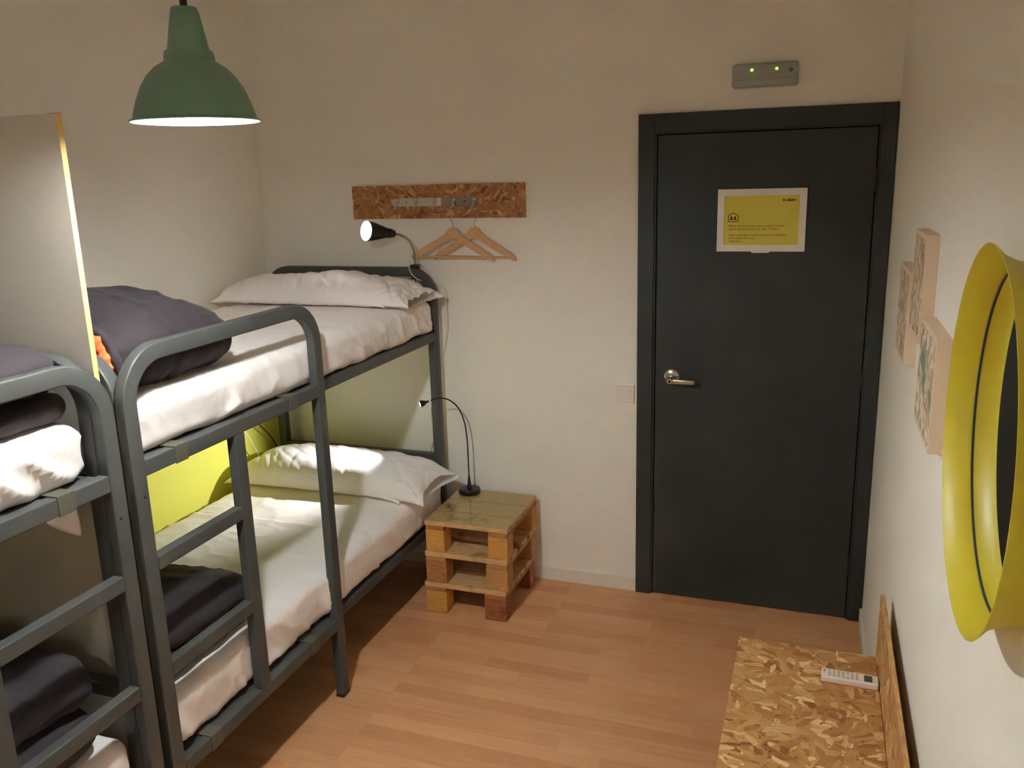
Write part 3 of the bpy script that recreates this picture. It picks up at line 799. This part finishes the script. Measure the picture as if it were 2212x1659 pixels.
box(bm, -1.976, -1.948, -.104, -.060, 1.434, 1.441, bev=.002); tube(bm, [(-1.962, -.086, 1.412), (-1.962, -.086, 1.436)], .003, 10)
obj('clamp', bm, m_black, cl, 40)
obj('inline_switch', B(-1.982, -1.972, -.094, -.084, 1.518, 1.536, bev=.003), m_white, cl, 60)
cord = spline([(-2.03, -.11, 1.630), (-1.995, -.097, 1.605), (-1.978, -.092, 1.56), (-1.977, -.089, 1.527), (-1.982, -.108, 1.500), (-1.965, -.118, 1.463), (-1.935, -.112, 1.435), (-1.90, -.06, 1.42), (-1.86, -.035, 1.40), (-1.845, -.03, 1.36),
               (-1.845, -.035, 1.30), (-1.845, -.03, 1.22), (-1.86, -.02, 1.13), (-1.885, -.012, 1.05), (-1.895, -.012, .92), (-1.905, -.014, .86), (-1.945, -.014, .825), (-1.955, -.012, .79), (-1.930, -.012, .72), (-1.945, -.012, .665), (-1.965, -.012, .60), (-1.97, -.012, .50)], 8)
o = obj('cord', tube(bmesh.new(), cord, .0022, 8), m_cordw, cl, 60); o['label'] = 'thin white cord running down the wall'

# ------------------------------------------------------------------ pallet table
pt_ = thing('pallet_table', 'bedside table of three stacked wooden pallets between bed and wall', 'bedside table', (-1.615, -.25, 0))
ptx0, ptx1, pty0, pty1 = -1.803, -1.424, -.455, -.050
def part(name, m, *a, bev=.002): 
    o = obj(name, B(*a, bev=bev), m, pt_); return o
random.seed(11)
for k in range(3):
    z = k*.1455; ox = (0, .004, 0)[k]-.003*(2-k)*0
    off = [(-.010, .0), (-.002, .001), (0, 0)][k]
    xa, xb = ptx0+(-.014 if k == 0 else -.006 if k == 1 else 0), ptx1-(.014 if k == 0 else .004 if k == 1 else 0)
    bw = (.100, .098, .088)[k]
    for (bx0, bx1) in ((xa, xa+bw), (xb-bw, xb)):
        for (by0, by1) in ((pty0+.004, pty0+.080), (pty1-.070, pty1)):
            c = {(0, 0): m_pw[1], (0, 1): m_pw[4], (1, 0): m_pw[2], (1, 1): m_pw[3], (2, 0): m_pw[5], (2, 1): m_pw[5]}[k, int(bx0 > -1.6)]
            part('block', c, bx0, bx1, by0, by1, z, z+.1035, bev=.003)
        part('stringer_board', m_pw[2] if k != 1 else m_pw[3], bx0+.002, bx1-.001, pty0+.002, pty1, z+.1035, z+.1235)
    ys = [(pty0, pty0+.118), (pty0+.133, pty0+.262), (pty0+.276, pty1)]
    if k == 1: ys = [(pty0, pty0+.14), (pty0+.19, pty0+.27), (pty0+.31, pty1)]
    for i, (a, b_) in enumerate(ys):
        part('deck_board', m_pw[0], xa-.001, xb+.001, a, b_, z+.1235, z+.1452)
    for i in range(3):
        for yy in (pty0+.05, pty0+.20, pty1-.05):
            o = obj('nail_hole', lathe(bmesh.new(), [(0, .0008), (.0045, .0008), (.0045, 0), (0, 0)], 10, Matrix.Translation((xb+.0007, yy, z+.134)) @ Matrix.Rotation(radians(90), 4, 'Y')), m_hole, pt_) if i == 0 else None
m_glass, nt, b = newmat('greenish_glass'); nt.nodes.remove(b)
tr = N(nt, 'ShaderNodeBsdfTransparent'); tr.inputs[0].default_value = (.93, .96, .90, 1); gl = N(nt, 'ShaderNodeBsdfGlossy'); gl.inputs['Roughness'].default_value = .02
fr = N(nt, 'ShaderNodeFresnel', inp={'IOR': 1.5}); mxs = N(nt, 'ShaderNodeMixShader')
ge = N(nt, 'ShaderNodeNewGeometry'); m1 = N(nt, 'ShaderNodeMath', operation='SUBTRACT'); m1.inputs[0].default_value = 1; nt.links.new(ge.outputs['Backfacing'], m1.inputs[1]); m2 = N(nt, 'ShaderNodeMath', operation='MULTIPLY'); nt.links.new(fr.outputs[0], m2.inputs[0]); nt.links.new(m1.outputs[0], m2.inputs[1]); nt.links.new(m2.outputs[0], mxs.inputs[0]); nt.links.new(tr.outputs[0], mxs.inputs[1]); nt.links.new(gl.outputs[0], mxs.inputs[2]); nt.links.new(mxs.outputs[0], nt.nodes['Material Output'].inputs[0])
GZ = .4368
tag(obj('glass_top', B(-1.800, -1.424, -.4585, -.047, GZ, GZ+.0045, bev=.0008), m_glass), 'thin clear glass sheet lying on top of the pallet table', 'glass sheet')
GT = GZ+.0046

# ------------------------------------------------------------------ small LED lamp on pallet table
dl = thing('desk_lamp', 'small black gooseneck reading lamp with round base standing on the pallet table', 'lamp', (-1.735, -.100, GT))
T3 = Matrix.Translation((-1.735, -.100, GT))
obj('base', lathe(bmesh.new(), [(0, 0), (.049, 0), (.0505, .002), (.0505, .016), (.0485, .0195), (.044, .0205), (0, .0215)], 64, T3), m_black, dl, 45)
obj('collar', lathe(bmesh.new(), [(0, .020), (.0125, .020), (.0095, .034), (.0065, .060), (.0048, .078), (.0035, .079), (0, .079)], 24, T3), m_black, dl, 60)
HB = Vector((-1.862, -.205, .905)); HF = Vector((-1.906, -.225, .889))
nk = spline([(-1.735, -.100, GT+.07), (-1.7355, -.100, .62), (-1.737, -.100, .70), (-1.745, -.103, .78), (-1.765, -.118, .850), (-1.795, -.145, .893), (-1.828, -.175, .910), HB], 12)
obj('gooseneck', tube(bmesh.new(), nk, .0032, 12), m_black, dl, 60)
aim = Vector((-.80, -.54, -.25)).normalized()
R4 = aim.to_track_quat('Z', 'Y').to_matrix().to_4x4(); T4 = Matrix.Translation(HF-aim*.022) @ R4
bm = lathe(bmesh.new(), [(0, -.020), (.0048, -.020), (.0052, -.014), (.0045, -.011), (.0068, -.006), (.0125, .004), (.0155, .014), (.0160, .022), (.0142, .022), (.0138, .016), (0, .014)], 40, T4)
obj('lamp_head', bm, m_black, dl, 50)
o = obj('lens', lathe(bmesh.new(), [(0, .0235), (.008, .0230), (.0138, .0205), (.0138, .017), (0, .0165)], 32, T4), emit('led_lens', (1, .97, 1), 8), dl, 180); o['label'] = 'glowing white lens'
ld = bpy.data.lights.new('led_beam', 'SPOT'); ld.energy = LEDW; ld.color = (1, .98, .98); ld.spot_size = radians(80); ld.spot_blend = .85; ld.shadow_soft_size = .008
lo = bpy.data.objects.new('led_beam', ld); COL.objects.link(lo)
lo.parent = dl; lo.matrix_parent_inverse = parent_world(dl).inverted()
lo.matrix_basis = Matrix.Translation(HF+aim*.008) @ aim.to_track_quat('-Z', 'Y').to_matrix().to_4x4()

# ------------------------------------------------------------------ cords and plug by the left wall
XL = -W
ct = spline([(XL+.05, -.47, .95), (XL+.05, -.34, .83), (XL+.045, -.24, .735), (XL+.04, -.16, .66), (XL+.035, -.12, .61), (XL+.03, -.085, .555)], 10)
t = thing('power_cable', 'black power cable with a plug dropping behind the bottom bunk pillow', 'cable', (XL+.05, -.47, .95))
obj('cord', tube(bmesh.new(), ct, .0026, 8), m_black, t, 60)
bm = bmesh.new(); box(bm, -.014, .014, -.030, .030, -.012, .012, bev=.004); bmesh.ops.rotate(bm, verts=bm.verts, cent=(0, 0, 0), matrix=Matrix.Rotation(radians(38), 3, 'X')); bmesh.ops.translate(bm, verts=bm.verts, vec=(XL+.035, -.115, .545))
obj('plug', bm, m_black, t)
t = thing('power_cable', 'thin white cable curving along the yellow wall above the bottom bunk', 'cable', (XL+.02, -.5, .9))
cw = spline([(XL+.05, -.50, .83), (XL+.06, -.42, .79), (XL+.06, -.36, .72), (XL+.05, -.29, .62), (XL+.045, -.24, .535), (XL+.04, -.20, .505), (XL+.04, -.13, .50)], 10)
obj('cord', tube(bmesh.new(), cw, .0028, 8), m_cordw, t, 60)

# ------------------------------------------------------------------ bench by the right wall
bn = thing('osb_bench', 'low bench of golden flake board with raised back along the right wall', 'bench', (-.22, -1.9, 0))
BZ = .485
obj('seat_board', B(-.4205, -.0345, -2.75, -1.134, BZ-.016, BZ, bev=.0008), m_osb_flat, bn)
o = obj('back_board', B(-.0335, -.0225, -2.75, -1.134, .30, .6835), m_osb_side, bn)
for y in (-1.20, -2.70):
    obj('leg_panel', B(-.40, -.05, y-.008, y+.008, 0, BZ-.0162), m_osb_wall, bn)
obj('top_edge', B(-.0335, -.0225, -2.75, -1.134, .6835, .6842), m_osb_edge, bn)
# remote
rc = thing('remote_control', 'slim white remote control with grey display lying on the flake board bench', 'remote control', (-.110, -1.293, BZ))
rx0, rx1, ry0, ry1 = -.184, -.036, -1.317, -1.270
Tr = Matrix.Translation((-.110, -1.293, BZ)) @ Matrix.Rotation(radians(-1.5), 4, 'Z')
def rem(name, m, *a, bev=0):
    bm = B(*a, bev=bev); bmesh.ops.transform(bm, verts=bm.verts, matrix=Tr); return obj(name, bm, m, rc)
m_rem = noisy('remote_white', srgb(240, 226, 214), .4, var=.01); m_btn = noisy('remote_grey_buttons', srgb(176, 172, 162), .5)
rem('body', m_rem, -.074, .074, -.0235, .0235, .0005, .019, bev=.004)
rem('display', noisy('remote_display', srgb(78, 86, 70), .25), .037, .058, -.015, .015, .019, .0196)
for c in range(7):
    for r_ in range(3):
        if c == 4 and r_ == 1: continue
        x = -.052+c*.0118; yb = -.011+r_*.011
        rem('button', m_btn, x-.0035, x+.0035, yb-.003, yb+.003, .019, .0200, bev=.0004)
bm = lathe(bmesh.new(), [(0, .0006), (.0028, .0006), (.0028, 0), (0, 0)], 16, Tr @ Matrix.Translation((-.066, .009, .0189))); o = obj('maker_mark', bm, noisy('dark_red_mark', srgb(70, 40, 36), .5), rc)
bm = bmesh.new(); box(bm, -.0674, -.0646, -.0005, .0035, .0190, .0194); bmesh.ops.transform(bm, verts=bm.verts, matrix=Tr); obj('maker_letters', bm, m_btn, rc)

# ------------------------------------------------------------------ collage pictures on the right wall
def collage(name, seed):
    m, nt, b = newmat(name); L = nt.links
    tc = N(nt, 'ShaderNodeTexCoord'); mp = N(nt, 'ShaderNodeMapping'); mp.inputs['Location'].default_value = (seed, seed*.7, seed*.3)
    L.new(tc.outputs['Object'], mp.inputs['Vector'])
    vo = N(nt, 'ShaderNodeTexVoronoi', distance='CHEBYCHEV', inp={'Scale': 60, 'Randomness': .55}); L.new(mp.outputs[0], vo.inputs['Vector'])
    sp = N(nt, 'ShaderNodeSeparateColor'); L.new(vo.outputs['Color'], sp.inputs[0])
    cr = N(nt, 'ShaderNodeValToRGB'); cr.color_ramp.interpolation = 'CONSTANT'; e = cr.color_ramp.elements
    e[0].position = 0; e[0].color = srgb(150, 122, 104); e[1].position = .88; e[1].color = srgb(236, 220, 198)
    for ps, c in ((.12, (206, 186, 158)), (.3, (184, 164, 140)), (.42, (222, 204, 176)), (.58, (170, 160, 138)), (.68, (214, 190, 160)), (.8, (190, 160, 134))):
        k = e.new(ps); k.color = srgb(*c)
    L.new(sp.outputs[0], cr.inputs[0]); 
    n2 = N(nt, 'ShaderNodeTexNoise', inp={'Scale': 9}); L.new(mp.outputs[0], n2.inputs['Vector'])
    r2 = N(nt, 'ShaderNodeValToRGB'); r2.color_ramp.elements[0].position = .62; r2.color_ramp.elements[1].position = .68; L.new(n2.outputs['Fac'], r2.inputs[0])
    mm = N(nt, 'ShaderNodeMix', data_type='RGBA'); L.new(r2.outputs[0], mm.inputs[0]); L.new(cr.outputs[0], mm.inputs[6]); mm.inputs[7].default_value = srgb(110, 140, 112) if seed == 3 else srgb(200, 176, 142)
    L.new(mm.outputs[2], b.inputs['Base Color']); b.inputs['Roughness'].default_value = .6
    return m
m_canvas = noisy('pale_box_frame', srgb(226, 204, 178), .6, var=.02)
def picture(y0, y1, z0, z1, seed, label):
    t = thing('box_picture', label, 'picture', (0, (y0+y1)/2, (z0+z1)/2), 0, 'small box framed collages on the right wall')
    obj('box_frame', B(-.028, 0, y0, y1, z0, z1, bev=.0012), m_canvas, t)
    obj('printed_face', B(-.0286, -.0278, y0+.012, y1-.012, z0+.012, z1-.012), collage('collage_print_%d' % seed, seed), t)
picture(-1.455, -1.225, 1.475, 1.722, 1, 'highest of the three small collage pictures on the right wall')
picture(-1.165, -.885, 1.360, 1.606, 2, 'small collage picture closest to the dark door')
picture(-1.772, -1.500, 1.312, 1.546, 3, 'lowest small collage picture, with green patch, nearest the yellow mirror')

# ------------------------------------------------------------------ round mirror
m_ym = noisy('satin_yellow_plastic', srgb(206, 190, 44), .42, var=.02)
MC = (-2.400, 1.531)
mr = thing('round_mirror', 'round mirror in a flared yellow plastic frame on the right wall', 'mirror', (0, MC[0], MC[1]))
TM = Matrix.Translation((0, MC[0], MC[1])) @ Matrix.Rotation(radians(-90), 4, 'Y')
prof = [(.2262, .0005), (.2266, .012), (.2290, .025), (.2375, .042), (.2495, .0535), (.2505, .0550), (.2485, .0553), (.2350, .044), (.2270, .028), (.2245, .021), (.2240, .0165), (.2240, .0005)]
obj('frame', lathe(bmesh.new(), prof, 128, TM, close=True), m_ym, mr, 40)
mg_, nt, b = newmat('mirror_glass'); b.inputs['Base Color'].default_value = (.92, .93, .92, 1); b.inputs['Metallic'].default_value = 1; b.inputs['Roughness'].default_value = .015
obj('mirror_glass', lathe(bmesh.new(), [(0, .0182), (.2238, .0182), (.2238, .0050), (0, .0050)], 128, TM), mg_, mr, 40)
o = obj('gasket', lathe(bmesh.new(), [(.2222, .0183), (.2222, .0196), (.2240, .0200), (.2240, .0183)], 128, TM, close=True), noisy('dark_grey_rubber', srgb(52, 56, 60), .6), mr, 40)
